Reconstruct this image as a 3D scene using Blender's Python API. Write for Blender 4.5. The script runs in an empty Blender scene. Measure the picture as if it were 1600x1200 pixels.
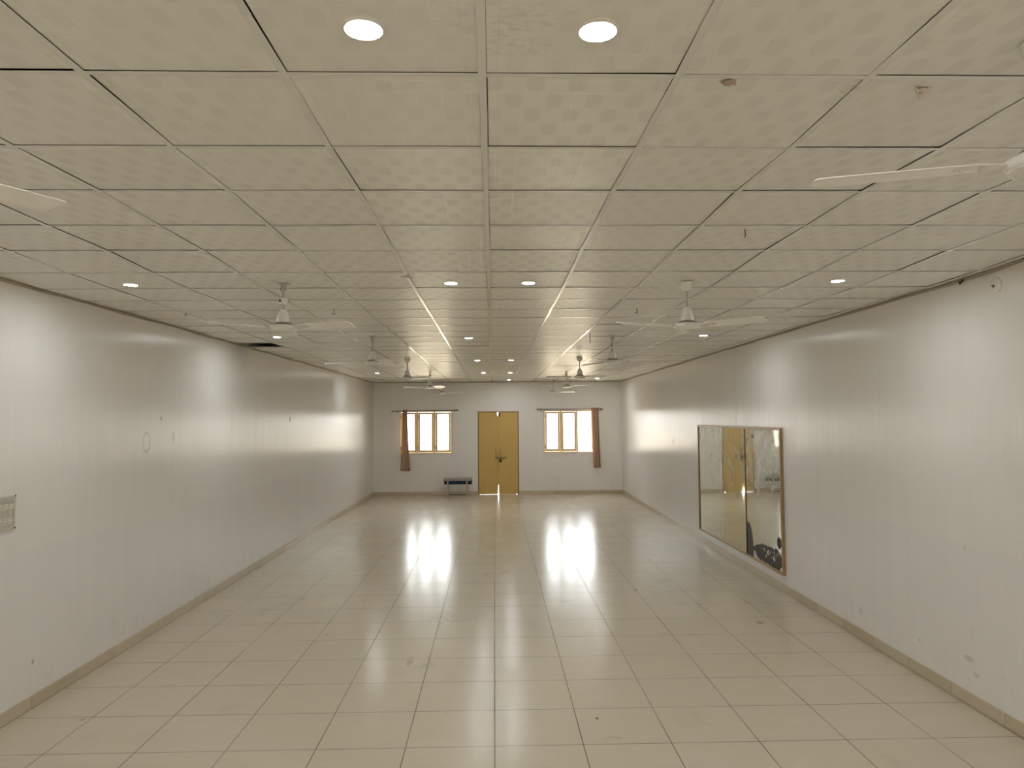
import bpy, bmesh, math, random
from mathutils import Vector, Matrix

random.seed(11)
S = bpy.context.scene
COL = S.collection
PI = math.pi

# ------------------------------------------------------------------ camera data
FPX = 1124.234                      # focal length in pixels of the 1600 px wide frame
CAM = Vector((0.0, 0.0, 2.2133))
R_ = Vector((0.9997988, -0.0187178, -0.0072069))
U_ = Vector((0.0063255, -0.0467273, 0.9988877))
F_ = Vector((0.0190338, 0.9987323, 0.0465995))

# ------------------------------------------------------------------ room (metres)
XL, XR = -3.616, 3.582
YB, YF = 20.914, -4.2
ZC = 3.2588                         # ceiling grid level
ZROOF = 3.95
WT = 0.23                           # wall thickness


def ray(px, py):
    return (R_ * ((px - 800.0) / FPX) - U_ * ((py - 600.0) / FPX) + F_)


def on(px, py, axis, val):
    """point of the surface axis=val that sits at a picture position"""
    d = ray(px, py)
    t = (val - CAM[axis]) / d[axis]
    return CAM + d * t


# ------------------------------------------------------------------ helpers
def obj(name, bm, mat, parent=None, smooth=False, bevel=0.0, loc=None):
    me = bpy.data.meshes.new(name)
    bmesh.ops.recalc_face_normals(bm, faces=bm.faces[:])
    bm.to_mesh(me)
    bm.free()
    for m in (mat if isinstance(mat, (list, tuple)) else [mat]):
        me.materials.append(m)
    o = bpy.data.objects.new(name, me)
    COL.objects.link(o)
    if parent is not None:
        o.parent = parent
    if loc is not None:
        o.location = loc
    if smooth:
        for p in me.polygons:
            p.use_smooth = True
        try:
            me.set_sharp_from_angle(angle=math.radians(38))
        except Exception:
            pass
    if bevel > 0:
        b = o.modifiers.new('bevel', 'BEVEL')
        b.width = bevel
        b.segments = 2
        b.limit_method = 'ANGLE'
        b.angle_limit = math.radians(40)
    return o


def empty(name, loc=(0, 0, 0), rz=0.0):
    o = bpy.data.objects.new(name, None)
    COL.objects.link(o)
    o.location = loc
    o.rotation_euler = (0, 0, rz)
    o.empty_display_size = 0.1
    return o


def tag(o, label, cat, group=None, kind=None):
    o['label'] = label
    o['category'] = cat
    if group:
        o['group'] = group
    if kind:
        o['kind'] = kind
    return o


def box(bm, x0, x1, y0, y1, z0, z1, mi=0):
    v = [bm.verts.new(c) for c in ((x0, y0, z0), (x1, y0, z0), (x1, y1, z0), (x0, y1, z0),
                                   (x0, y0, z1), (x1, y0, z1), (x1, y1, z1), (x0, y1, z1))]
    for f in ((0, 3, 2, 1), (4, 5, 6, 7), (0, 1, 5, 4), (1, 2, 6, 5), (2, 3, 7, 6), (3, 0, 4, 7)):
        fc = bm.faces.new([v[i] for i in f])
        fc.material_index = mi
    return v


def tube(bm, pts, r, n=10, caps=True):
    """round bar through points; r is a number or one radius per point"""
    pts = [Vector(p) for p in pts]
    rs = r if isinstance(r, (list, tuple)) else [r] * len(pts)
    rings = []
    prev = None
    for i, p in enumerate(pts):
        a = pts[max(i - 1, 0)]
        b = pts[min(i + 1, len(pts) - 1)]
        t = (b - a).normalized()
        ref = Vector((0, 0, 1)) if abs(t.z) < 0.9 else Vector((1, 0, 0))
        if prev is not None:
            ref = prev
        s = t.cross(ref).normalized()
        w = s.cross(t).normalized()
        prev = w
        rings.append([bm.verts.new(p + (s * math.cos(2 * PI * k / n) + w * math.sin(2 * PI * k / n)) * rs[i]) for k in range(n)])
    for i in range(len(rings) - 1):
        for k in range(n):
            bm.faces.new((rings[i][k], rings[i][(k + 1) % n], rings[i + 1][(k + 1) % n], rings[i + 1][k]))
    if caps:
        bm.faces.new(rings[0][::-1])
        bm.faces.new(rings[-1])


def lathe(bm, prof, n=32, axis='z', c=(0, 0, 0)):
    """spin (radius, height) pairs about an axis through c"""
    rings = []
    for r, h in prof:
        ring = []
        for k in range(n):
            a = 2 * PI * k / n
            x, y = r * math.cos(a), r * math.sin(a)
            if axis == 'z':
                p = (c[0] + x, c[1] + y, c[2] + h)
            elif axis == 'x':
                p = (c[0] + h, c[1] + x, c[2] + y)
            else:
                p = (c[0] + x, c[1] + h, c[2] + y)
            ring.append(bm.verts.new(p))
        rings.append(ring)
    for i in range(len(rings) - 1):
        for k in range(n):
            bm.faces.new((rings[i][k], rings[i][(k + 1) % n], rings[i + 1][(k + 1) % n], rings[i + 1][k]))
    if prof[0][0] > 1e-6:
        bm.faces.new(rings[0][::-1])
    if prof[-1][0] > 1e-6:
        bm.faces.new(rings[-1])
    bmesh.ops.remove_doubles(bm, verts=bm.verts[:], dist=1e-6)


def prism(bm, poly, d0, d1, axis='y'):
    """extrude a 2D outline: axis y -> poly is (x,z); x -> (y,z); z -> (x,y)"""
    def P(a, b, d):
        return (a, d, b) if axis == 'y' else ((d, a, b) if axis == 'x' else (a, b, d))
    A = [bm.verts.new(P(a, b, d0)) for a, b in poly]
    B = [bm.verts.new(P(a, b, d1)) for a, b in poly]
    n = len(poly)
    bm.faces.new(A[::-1])
    bm.faces.new(B)
    for i in range(n):
        bm.faces.new((A[i], A[(i + 1) % n], B[(i + 1) % n], B[i]))


# ------------------------------------------------------------------ material helpers
class N:
    """small wrapper that keeps node code short"""

    def __init__(s, name):
        s.m = bpy.data.materials.new(name)
        s.m.use_nodes = True
        s.t = s.m.node_tree
        s.t.nodes.clear()
        s.out = s.t.nodes.new('ShaderNodeOutputMaterial')

    def n(s, typ, **kw):
        nd = s.t.nodes.new(typ)
        for k, v in kw.items():
            setattr(nd, k, v)
        return nd

    def l(s, a, b):
        s.t.links.new(a, b)

    def setin(s, nd, i, v):
        if hasattr(v, 'is_output') or isinstance(v, bpy.types.NodeSocket):
            s.l(v, nd.inputs[i])
        elif v is not None:
            nd.inputs[i].default_value = v

    def math(s, op, a, b=None, c=None, clamp=False):
        nd = s.n('ShaderNodeMath', operation=op, use_clamp=clamp)
        s.setin(nd, 0, a)
        s.setin(nd, 1, b)
        s.setin(nd, 2, c)
        return nd.outputs[0]

    def pos(s):
        g = s.n('ShaderNodeNewGeometry')
        return g.outputs['Position']

    def objco(s):
        return s.n('ShaderNodeTexCoord').outputs['Object']

    def mapping(s, v, loc=(0, 0, 0), rot=(0, 0, 0), sc=(1, 1, 1)):
        nd = s.n('ShaderNodeMapping')
        s.l(v, nd.inputs[0])
        nd.inputs[1].default_value = loc
        nd.inputs[2].default_value = rot
        nd.inputs[3].default_value = sc
        return nd.outputs[0]

    def noise(s, v, scale=5.0, detail=3.0, rough=0.5, dist=0.0):
        nd = s.n('ShaderNodeTexNoise')
        s.l(v, nd.inputs['Vector'])
        nd.inputs['Scale'].default_value = scale
        nd.inputs['Detail'].default_value = detail
        nd.inputs['Roughness'].default_value = rough
        nd.inputs['Distortion'].default_value = dist
        return nd.outputs[0]

    def ramp(s, f, lo, hi, a=0.0, b=1.0, smooth=True):
        nd = s.n('ShaderNodeMapRange', interpolation_type='SMOOTHSTEP' if smooth else 'LINEAR')
        s.setin(nd, 0, f)
        s.setin(nd, 1, lo)
        s.setin(nd, 2, hi)
        s.setin(nd, 3, a)
        s.setin(nd, 4, b)
        return nd.outputs[0]

    def mix(s, f, a, b, blend='MIX'):
        nd = s.n('ShaderNodeMix', data_type='RGBA', blend_type=blend)
        s.setin(nd, 0, f)
        for i, v in ((6, a), (7, b)):
            if isinstance(v, (tuple, list)):
                nd.inputs[i].default_value = (*v[:3], 1)
            else:
                s.l(v, nd.inputs[i])
        return nd.outputs[2]

    def sep(s, v):
        nd = s.n('ShaderNodeSeparateXYZ')
        s.l(v, nd.inputs[0])
        return nd.outputs[0], nd.outputs[1], nd.outputs[2]

    def comb(s, x, y, z):
        nd = s.n('ShaderNodeCombineXYZ')
        s.setin(nd, 0, x)
        s.setin(nd, 1, y)
        s.setin(nd, 2, z)
        return nd.outputs[0]

    def bump(s, h, strength=0.2, dist=0.01, normal=None):
        nd = s.n('ShaderNodeBump')
        s.l(h, nd.inputs['Height'])
        nd.inputs['Strength'].default_value = strength
        nd.inputs['Distance'].default_value = dist
        if normal is not None:
            s.l(normal, nd.inputs['Normal'])
        return nd.outputs[0]

    def bsdf(s, color, rough=0.5, metal=0.0, spec=0.5, normal=None, ior=1.5, coat=0.0, coatr=0.1, aniso=0.0, tangent=None):
        nd = s.n('ShaderNodeBsdfPrincipled')
        if isinstance(color, (tuple, list)):
            nd.inputs['Base Color'].default_value = (*color[:3], 1)
        else:
            s.l(color, nd.inputs['Base Color'])
        s.setin(nd, 'Roughness', rough)
        s.setin(nd, 'Metallic', metal)
        s.setin(nd, 'Specular IOR Level', spec)
        nd.inputs['IOR'].default_value = ior
        nd.inputs['Coat Weight'].default_value = coat
        nd.inputs['Coat Roughness'].default_value = coatr
        nd.inputs['Anisotropic'].default_value = aniso
        if tangent is not None:
            s.l(tangent, nd.inputs['Tangent'])
        if normal is not None:
            s.l(normal, nd.inputs['Normal'])
        return nd.outputs[0]

    def done(s, sh):
        s.l(sh, s.out.inputs[0])
        return s.m

    def blob(s, a, b, ca, cb, ra, rb, soft=0.5):
        """soft elliptical mask in two coordinates"""
        da = s.math('DIVIDE', s.math('SUBTRACT', a, ca), ra)
        db = s.math('DIVIDE', s.math('SUBTRACT', b, cb), rb)
        d = s.math('SQRT', s.math('ADD', s.math('MULTIPLY', da, da), s.math('MULTIPLY', db, db)))
        return s.ramp(d, 1.0 - soft, 1.0 + soft, 1.0, 0.0), d


def simple(name, color, rough=0.5, metal=0.0, var=0.06, scale=12.0, bump=0.0, bscale=60.0, spec=0.5):
    """plain painted / plastic / metal surface with a little mottling"""
    k = N(name)
    co = k.objco()
    nz = k.noise(co, scale, 4.0)
    dark = tuple(c * (1 - var) for c in color)
    light = tuple(min(1, c * (1 + var)) for c in color)
    colr = k.mix(nz, dark, light)
    nr = k.bump(k.noise(co, bscale, 3.0), bump, 0.003) if bump else None
    return k.done(k.bsdf(colr, rough, metal, spec, nr))


# ---- wall paint: glossy off-white enamel with vertical brush strokes
def wall_material(name, side):
    k = N(name)
    p = k.pos()
    x, y, z = k.sep(p)
    along = x if side == 'back' else y
    v = k.comb(along, 0.0, z)
    # the strokes of brush and trowel run up and down: fine streaks, plus slow waves of the plaster
    st = k.noise(k.mapping(v, sc=(9.0, 1, 0.5)), 1.0, 3.0, 0.55)
    wv = k.noise(k.mapping(v, sc=(1.3, 1, 0.45)), 1.0, 2.0, 0.5)
    lump = k.noise(k.mapping(v, sc=(2.6, 1, 1.2)), 1.0, 2.0, 0.5)
    h = k.math('ADD', k.math('MULTIPLY', st, 1.7), k.math('ADD', k.math('MULTIPLY', wv, 3.0), k.math('MULTIPLY', lump, 0.35)))
    nr = k.bump(h, 0.55 if side != 'back' else 0.06, 0.004)
    base = k.mix(k.noise(v, 0.5, 1.0), (0.796, 0.776, 0.750), (0.804, 0.785, 0.760))
    # wall below the dado height is a touch cooler and darker
    base = k.mix(k.ramp(z, 1.19, 1.25, 1.0, 0.0), base, (0.785, 0.763, 0.748))
    # scuffs, mostly low down
    sc = k.noise(k.mapping(v, sc=(5.0, 1, 4.0)), 1.0, 5.0, 0.7, 0.5)
    scm = k.math('MULTIPLY', k.ramp(sc, 0.50, 0.80), k.ramp(z, 0.1, 1.1, 0.20, 0.0))
    base = k.mix(scm, base, (0.40, 0.36, 0.32))
    marks = MARKS.get(side, [])
    for (ca, cb, ra, rb, stg, ring) in marks:
        m, d = k.blob(along, z, ca, cb, ra, rb, 0.35)
        if ring:
            m = k.ramp(k.math('ABSOLUTE', k.math('SUBTRACT', d, 0.85)), 0.06, 0.2, 1.0, 0.0)
        base = k.mix(k.math('MULTIPLY', m, stg), base, (0.22, 0.19, 0.16))
    rough = 0.28
    # upright brush strokes spread reflections sideways
    tg = k.comb(1.0, 0.0, 0.0) if side == 'back' else k.comb(0.0, 1.0, 0.0)
    fine = k.noise(k.mapping(v, sc=(7.0, 1, 0.55)), 1.0, 4.0, 0.6, 0.3)
    gloss = k.ramp(fine, 0.30, 0.70, 0.14, 0.90)
    return k.done(k.bsdf(base, rough, 0.0, gloss, nr, aniso=0.80, tangent=tg))


def wmark(px, py, side, rx, rz, s, ring=False):
    P = on(px, py, 0, XL if side == 'left' else XR)
    return (P.y, P.z, rx, rz, s, ring)


MARKS = {
    'left': [wmark(229, 691, 'left', 0.085, 0.115, 0.28, True), wmark(453, 655, 'left', 0.05, 0.05, 0.7),
             wmark(252, 654, 'left', 0.02, 0.02, 0.5), wmark(271, 683, 'left', 0.03, 0.06, 0.25),
             wmark(51, 1034, 'left', 0.012, 0.02, 0.6)],
    'right': [wmark(1052, 690, 'right', 0.05, 0.06, 0.55), wmark(1031, 700, 'right', 0.04, 0.03, 0.35),
              wmark(1514, 1029, 'right', 0.06, 0.022, 0.28), wmark(1507, 856, 'right', 0.02, 0.02, 0.2),
              wmark(1437, 1000, 'right', 0.012, 0.012, 0.5), wmark(1345, 955, 'right', 0.03, 0.04, 0.25),
              wmark(1525, 1055, 'right', 0.03, 0.02, 0.25)],
}

M_WALL_L = wall_material('white enamel wall left', 'left')
M_WALL_R = wall_material('white enamel wall right', 'right')
M_WALL_B = wall_material('white enamel wall back', 'back')


# ---- floor: polished cream tiles 0.6 m
def floor_material():
    k = N('polished cream floor tile')
    p = k.pos()
    q = k.mapping(p, loc=(0, 0, 0), rot=(0, 0, -0.00592))
    x, y, z = k.sep(q)
    u = k.math('DIVIDE', k.math('ADD', x, 0.0099), 0.6)
    v = k.math('DIVIDE', k.math('SUBTRACT', y, 4.9627), 0.6)

    def edge(t):
        f = k.math('FRACT', k.math('ADD', t, 0.5))
        return k.math('ABSOLUTE', k.math('SUBTRACT', f, 0.5))
    d = k.math('MINIMUM', edge(u), edge(v))
    wob = k.math('MULTIPLY', k.noise(q, 0.9, 2.0), 0.0012)
    g = k.ramp(k.math('SUBTRACT', d, wob), 0.0040, 0.0062, 1.0, 0.0)
    gmod = k.ramp(k.noise(q, 1.1, 2.0), 0.3, 0.65, 0.75, 1.0)
    g = k.math('MULTIPLY', g, gmod)
    cell = k.comb(k.math('FLOOR', u), k.math('FLOOR', v), 0.0)
    wn = k.n('ShaderNodeTexWhiteNoise', noise_dimensions='3D')
    k.l(cell, wn.inputs['Vector'])
    rnd = wn.outputs['Value']
    vein = k.noise(k.mapping(q, sc=(1.4, 7.0, 1)), 1.0, 5.0, 0.6, 0.8)
    base = k.mix(vein, (0.570, 0.505, 0.393), (0.632, 0.568, 0.450))
    base = k.mix(k.math('MULTIPLY', rnd, 0.35), base, (0.552, 0.494, 0.400))
    # foot dirt: broad smudges and small specks
    sm = k.ramp(k.noise(k.mapping(q, sc=(2.2, 1.5, 1)), 1.0, 5.0, 0.65, 0.6), 0.55, 0.78, 0.0, 0.3)
    base = k.mix(sm, base, (0.42, 0.36, 0.27))
    sp = k.ramp(k.noise(q, 34.0, 1.0), 0.79, 0.83, 0.0, 0.55)
    base = k.mix(sp, base, (0.2, 0.16, 0.11))
    base = k.mix(k.math('MULTIPLY', g, 0.95), base, (0.085, 0.062, 0.040))
    for (px, py, ra, rb, stg) in FLOOR_MARKS:
        P = on(px, py, 2, 0.0)
        m, _ = k.blob(x, y, P.x + 0.00592 * P.y, P.y, ra, rb, 0.4)
        m = k.math('MULTIPLY', m, k.ramp(k.noise(q, 18.0, 4.0, 0.7), 0.42, 0.56))
        base = k.mix(k.math('MULTIPLY', m, stg * (0.9 if ra < 0.06 else 0.4)), base, (0.16, 0.125, 0.09))
    ro = k.ramp(k.noise(k.mapping(q, sc=(2.5, 1.3, 1)), 1.0, 5.0, 0.7, 0.5), 0.35, 0.75, 0.19, 0.255)
    ro = k.math('ADD', ro, k.math('MULTIPLY', g, 0.5))
    # each tile lies at its own slight tilt, and the polish waves a little
    tx = k.math('MULTIPLY', k.math('SUBTRACT', wn.outputs['Value'], 0.5), k.math('FRACT', v))
    hh = k.math('ADD', k.math('MULTIPLY', tx, 1.2), k.math('MULTIPLY', k.noise(k.mapping(q, sc=(1.0, 3.2, 1)), 1.2, 2.0), 1.1))
    nr = k.bump(hh, 0.30, 0.004)
    return k.done(k.bsdf(base, ro, 0.0, 0.5, nr))


FLOOR_MARKS = [(993, 922, 0.035, 0.035, 0.9), (873, 938, 0.16, 0.13, 0.45), (1190, 974, 0.05, 0.05, 0.7),
               (933, 1123, 0.014, 0.02, 0.9), (956, 1154, 0.07, 0.03, 0.55), (690, 968, 0.22, 0.35, 0.35),
               (641, 1033, 0.03, 0.12, 0.4), (669, 1040, 0.09, 0.10, 0.35), (127, 1123, 0.04, 0.015, 0.8),
               (473, 936, 0.03, 0.03, 0.8), (511, 991, 0.015, 0.02, 0.6), (364, 921, 0.02, 0.02, 0.6)]
M_FLOOR = floor_material()


# ---- ceiling tiles: vinyl faced, faint staggered patches and fine embossed lines
CX, CY, CTX, CTY, CA = -0.02448, 2.13349, 0.59607, 0.59851, 0.00807


def ceiling_material():
    k = N('vinyl faced ceiling tile')
    q = k.mapping(k.pos(), rot=(0, 0, -CA))
    x, y, z = k.sep(q)
    u = k.math('DIVIDE', k.math('SUBTRACT', x, CX), CTX)
    v = k.math('DIVIDE', k.math('SUBTRACT', y, CY), CTY)
    cell = k.comb(k.math('FLOOR', u), k.math('FLOOR', v), 0.0)
    wn = k.n('ShaderNodeTexWhiteNoise', noise_dimensions='3D')
    k.l(cell, wn.inputs['Vector'])
    # staggered patches
    a = k.math('SINE', k.math('MULTIPLY', u, 2 * PI * 4.5))
    b = k.math('SINE', k.math('MULTIPLY', v, 2 * PI * 2.5))
    chk = k.math('MULTIPLY', a, b)
    patch = k.ramp(chk, 0.05, 0.40)
    patch = k.math('MULTIPLY', patch, k.ramp(k.noise(q, 1.3, 2.0), 0.35, 0.6, 0.35, 1.0))

    def line(t, n):
        f = k.math('FRACT', k.math('MULTIPLY', t, n))
        return k.ramp(k.math('ABSOLUTE', k.math('SUBTRACT', f, 0.5)), 0.0, 0.05, 1.0, 0.0)
    ln = k.math('MAXIMUM', line(u, 7.0), line(v, 7.0))
    base = k.mix(wn.outputs['Value'], (0.785, 0.770, 0.722), (0.810, 0.796, 0.750))
    base = k.mix(k.math('MULTIPLY', patch, 0.55), base, (0.688, 0.673, 0.624))
    dirt = k.ramp(k.noise(k.mapping(q, sc=(1.6, 1.6, 1)), 1.0, 5.0, 0.65), 0.60, 0.80, 0.0, 0.22)
    base = k.mix(dirt, base, (0.36, 0.33, 0.27))
    for (px, py, ra, rb) in ((800, 30, 0.16, 0.08), (815, 70, 0.12, 0.05)):
        P = on(px, py, 2, ZC)
        m, _ = k.blob(x, y, P.x, P.y, ra, rb, 0.6)
        m = k.math('MULTIPLY', m, k.ramp(k.noise(k.mapping(q, sc=(30, 60, 1)), 1.0, 3.0), 0.48, 0.62))
        base = k.mix(k.math('MULTIPLY', m, 0.16), base, (0.25, 0.23, 0.2))
    ro = k.math('SUBTRACT', k.ramp(patch, 0.0, 1.0, 0.36, 0.44), k.math('MULTIPLY', ln, 0.04))
    sp = k.math('ADD', 0.42, k.math('MULTIPLY', ln, 0.9))
    h = k.math('ADD', k.math('MULTIPLY', ln, -0.34), k.math('MULTIPLY', chk, 0.05))
    h = k.math('ADD', h, k.math('MULTIPLY', k.noise(q, 1.1, 2.0), 4.0))
    nr = k.bump(h, 0.38, 0.004)
    return k.done(k.bsdf(base, ro, 0.0, sp, nr))


M_CEIL = ceiling_material()
M_BAR = simple('white painted ceiling bar', (0.75, 0.74, 0.71), 0.22, 0.0, 0.06, 3.0)
M_VOID = simple('grey concrete slab above', (0.18, 0.18, 0.17), 0.9)
M_ANGLE = simple('beige wall angle', (0.44, 0.38, 0.30), 0.45, 0, 0.15, 3.0)
M_CONC = simple('outer plaster', (0.6, 0.58, 0.54), 0.85)
M_FANW = simple('white fan enamel', (0.76, 0.75, 0.71), 0.25, 0, 0.05, 9.0)
M_FANB = simple('white fan blade enamel', (0.90, 0.885, 0.85), 0.32, 0, 0.04, 5.0)
M_FANG = simple('grey fan trim', (0.20, 0.185, 0.16), 0.35, 0.3)
M_RING = simple('dull grey fan ring', (0.36, 0.34, 0.30), 0.35, 0.3)
M_ROD = simple('grey painted downrod', (0.50, 0.48, 0.43), 0.35, 0.2)
M_RIM = simple('white downlight rim', (0.72, 0.71, 0.67), 0.3)
M_CHROME = simple('brushed steel', (0.52, 0.48, 0.42), 0.3, 0.9)
M_RODB = simple('dark bronze rod', (0.26, 0.22, 0.19), 0.35, 0.6)
M_IRON = simple('dark iron', (0.055, 0.042, 0.034), 0.5, 0.6)
M_PLAST = simple('ivory switch plastic', (0.70, 0.675, 0.585), 0.3)
M_PLATE = simple('cream switch plate', (0.565, 0.535, 0.455), 0.35)
M_PLATEG = simple('grey plate edge', (0.50, 0.49, 0.47), 0.35)
M_SCREW = simple('dark screw', (0.06, 0.05, 0.04), 0.4, 0.7)
M_NAVY = simple('navy blue laminate', (0.012, 0.026, 0.070), 0.5, 0, 0.15, spec=0.25)
M_SLATE = simple('grey bench top laminate', (0.33, 0.29, 0.24), 0.35)
M_LEG = simple('pale galvanised leg', (0.47, 0.39, 0.27), 0.4, 0.25)
M_BROWN = simple('brown packing tape', (0.48, 0.38, 0.28), 0.3)
M_BASEGAP = None


def skirting_material():
    k = N('beige skirting tile')
    p = k.pos()
    x, y, z = k.sep(p)
    t = k.math('DIVIDE', k.math('ADD', x, y), 0.6)
    f = k.math('ABSOLUTE', k.math('SUBTRACT', k.math('FRACT', t), 0.5))
    g = k.ramp(f, 0.0025, 0.005, 1.0, 0.0)
    wn = k.n('ShaderNodeTexWhiteNoise', noise_dimensions='1D')
    k.l(k.math('FLOOR', k.math('ADD', t, 0.5)), wn.inputs['W'])
    base = k.mix(wn.outputs['Value'], (0.50, 0.425, 0.305), (0.58, 0.50, 0.375))
    base = k.mix(k.math('MULTIPLY', g, 0.7), base, (0.14, 0.10, 0.07))
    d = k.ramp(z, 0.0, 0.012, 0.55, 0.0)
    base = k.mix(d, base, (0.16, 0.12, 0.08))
    base = k.mix(k.ramp(k.noise(p, 6.0, 4.0, 0.7), 0.5, 0.75, 0.0, 0.3), base, (0.34, 0.28, 0.2))
    return k.done(k.bsdf(base, 0.28, 0, 0.5))


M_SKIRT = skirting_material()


def door_material():
    k = N('mustard yellow door paint')
    co = k.objco()
    x, y, z = k.sep(co)
    nz = k.noise(k.mapping(co, sc=(2.0, 1, 0.9)), 1.5, 5.0, 0.6)
    base = k.mix(nz, (0.57, 0.385, 0.115), (0.65, 0.455, 0.145))
    st = k.ramp(k.noise(k.mapping(co, sc=(9.0, 1, 0.9)), 1.0, 4.0, 0.7), 0.56, 0.78, 0.0, 0.4)
    base = k.mix(k.math('MULTIPLY', st, k.ramp(z, 0.2, 1.4, 1.0, 0.15)), base, (0.36, 0.20, 0.05))
    nr = k.bump(k.noise(k.mapping(co, sc=(14, 1, 1.2)), 1.0, 3.0), 0.08, 0.004)
    return k.done(k.bsdf(base, 0.42, 0, 0.5, nr))


M_DOOR = door_material()
M_DOORF = simple('dark yellow door frame', (0.30, 0.20, 0.07), 0.5, 0, 0.15)


def frame_material():
    k = N('yellow varnished window wood')
    co = k.objco()
    g = k.noise(k.mapping(co, sc=(14, 14, 1.2)), 1.0, 4.0, 0.6, 0.5)
    base = k.mix(g, (0.80, 0.60, 0.32), (0.88, 0.70, 0.42))
    return k.done(k.bsdf(base, 0.4, 0, 0.5))


M_WOOD = frame_material()
M_WOODD = simple('brown gap strip of window', (0.25, 0.16, 0.08), 0.5, 0, 0.15)


def glass_material():
    k = N('clear window glass')
    tr = k.n('ShaderNodeBsdfTransparent')
    tr.inputs[0].default_value = (0.96, 0.97, 0.96, 1)
    gl = k.n('ShaderNodeBsdfGlossy')
    gl.inputs['Roughness'].default_value = 0.02
    fr = k.n('ShaderNodeFresnel')
    fr.inputs[0].default_value = 1.45
    mx = k.n('ShaderNodeMixShader')
    k.l(fr.outputs[0], mx.inputs[0])
    k.l(tr.outputs[0], mx.inputs[1])
    k.l(gl.outputs[0], mx.inputs[2])
    return k.done(mx.outputs[0])


M_GLASS = glass_material()


def tape_material():
    k = N('clear sticky tape')
    tr = k.n('ShaderNodeBsdfTransparent')
    tr.inputs[0].default_value = (0.985, 0.98, 0.965, 1)
    gl = k.bsdf((0.6, 0.55, 0.47), 0.12, 0, 0.6, k.bump(k.noise(k.objco(), 70.0, 2.0), 0.6, 0.004))
    mx = k.n('ShaderNodeMixShader')
    mx.inputs[0].default_value = 0.07
    k.l(tr.outputs[0], mx.inputs[1])
    k.l(gl, mx.inputs[2])
    return k.done(mx.outputs[0])


M_TAPE = tape_material()


def led_material():
    k = N('lit downlight diffuser')
    e = k.n('ShaderNodeEmission')
    e.inputs[0].default_value = (0.96, 0.99, 0.985, 1)
    e.inputs[1].default_value = LED_POWER
    return k.done(e.outputs[0])


LED_POWER = 270.0
M_LED = led_material()


def curtain_material(stripe):
    k = N('tan striped curtain cloth ' + stripe)
    uv = k.n('ShaderNodeUVMap').outputs[0]
    u, v, _ = k.sep(uv)
    s = k.math('SINE', k.math('MULTIPLY', u, 2 * PI * 5.0))
    m = k.ramp(s, 0.1, 0.7)
    base = k.mix(m, (0.62, 0.45, 0.33), (0.34, 0.225, 0.155))
    s2 = k.ramp(k.math('SINE', k.math('ADD', k.math('MULTIPLY', u, 2 * PI * 4.5), 1.1)), 0.93, 0.99)
    base = k.mix(s2, base, (0.66, 0.50, 0.35))
    d = k.bsdf(base, 0.85, 0, 0.2, k.bump(k.noise(k.objco(), 300.0, 2.0), 0.15, 0.001))
    t = k.n('ShaderNodeBsdfTranslucent')
    k.l(base, t.inputs[0])
    mx = k.n('ShaderNodeMixShader')
    mx.inputs[0].default_value = 0.22
    k.l(d, mx.inputs[1])
    k.l(t.outputs[0], mx.inputs[2])
    return k.done(mx.outputs[0])


# ================================================================== SETTING
def struct(o, label, cat):
    return tag(o, label, cat, kind='structure')


def wall_with_holes(bm, x0, x1, z0, z1, y0, y1, holes):
    xs = sorted({x0, x1, *[h[0] for h in holes], *[h[1] for h in holes]})
    zs = sorted({z0, z1, *[h[2] for h in holes], *[h[3] for h in holes]})
    for i in range(len(xs) - 1):
        for j in range(len(zs) - 1):
            cx, cz = (xs[i] + xs[i + 1]) / 2, (zs[j] + zs[j + 1]) / 2
            if any(h[0] < cx < h[1] and h[2] < cz < h[3] for h in holes):
                continue
            box(bm, xs[i], xs[i + 1], y0, y1, zs[j], zs[j + 1])
    bmesh.ops.remove_doubles(bm, verts=bm.verts[:], dist=1e-5)
    # drop the inner faces where two blocks meet
    seen = {}
    for f in bm.faces[:]:
        key = tuple(sorted(v.index for v in f.verts))
        seen.setdefault(key, []).append(f)
    bm.verts.index_update()
    seen = {}
    for f in bm.faces:
        seen.setdefault(tuple(sorted(v.index for v in f.verts)), []).append(f)
    kill = [f for fs in seen.values() if len(fs) > 1 for f in fs]
    bmesh.ops.delete(bm, geom=kill, context='FACES')


bm = bmesh.new()
box(bm, XL - WT, XR + WT, YF - WT, YB + WT, -0.15, 0.0)
struct(obj('floor', bm, M_FLOOR), 'polished cream tiled floor of the hall', 'floor')

bm = bmesh.new()
box(bm, XL - WT, XL, YF - WT, YB + WT, 0.0, ZROOF)
struct(obj('wall_left', bm, M_WALL_L), 'long glossy off-white wall on the left without any mirror', 'wall')
bm = bmesh.new()
box(bm, XR, XR + WT, YF - WT, YB + WT, 0.0, ZROOF)
struct(obj('wall_right', bm, M_WALL_R), 'long glossy off-white wall on the right carrying the big mirror', 'wall')

# openings of the end wall
pa, pb = on(624.5, 642.5, 1, YB), on(706.5, 709.0, 1, YB)
W1 = (pa.x, pb.x, pb.z, pa.z)
pa, pb = on(849.5, 641.0, 1, YB), on(928.5, 707.0, 1, YB)
W2 = (pa.x, pb.x, pb.z, pa.z)
pa, pb = on(746.3, 643.0, 1, YB), on(810.8, 700.0, 1, YB)
D1 = (pa.x, pb.x, 0.0, pa.z)
bm = bmesh.new()
wall_with_holes(bm, XL, XR, 0.0, ZROOF, YB, YB + WT, [W1, W2, D1])
struct(obj('wall_back', bm, M_WALL_B), 'far off-white end wall with the yellow door and two windows', 'wall')

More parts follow.
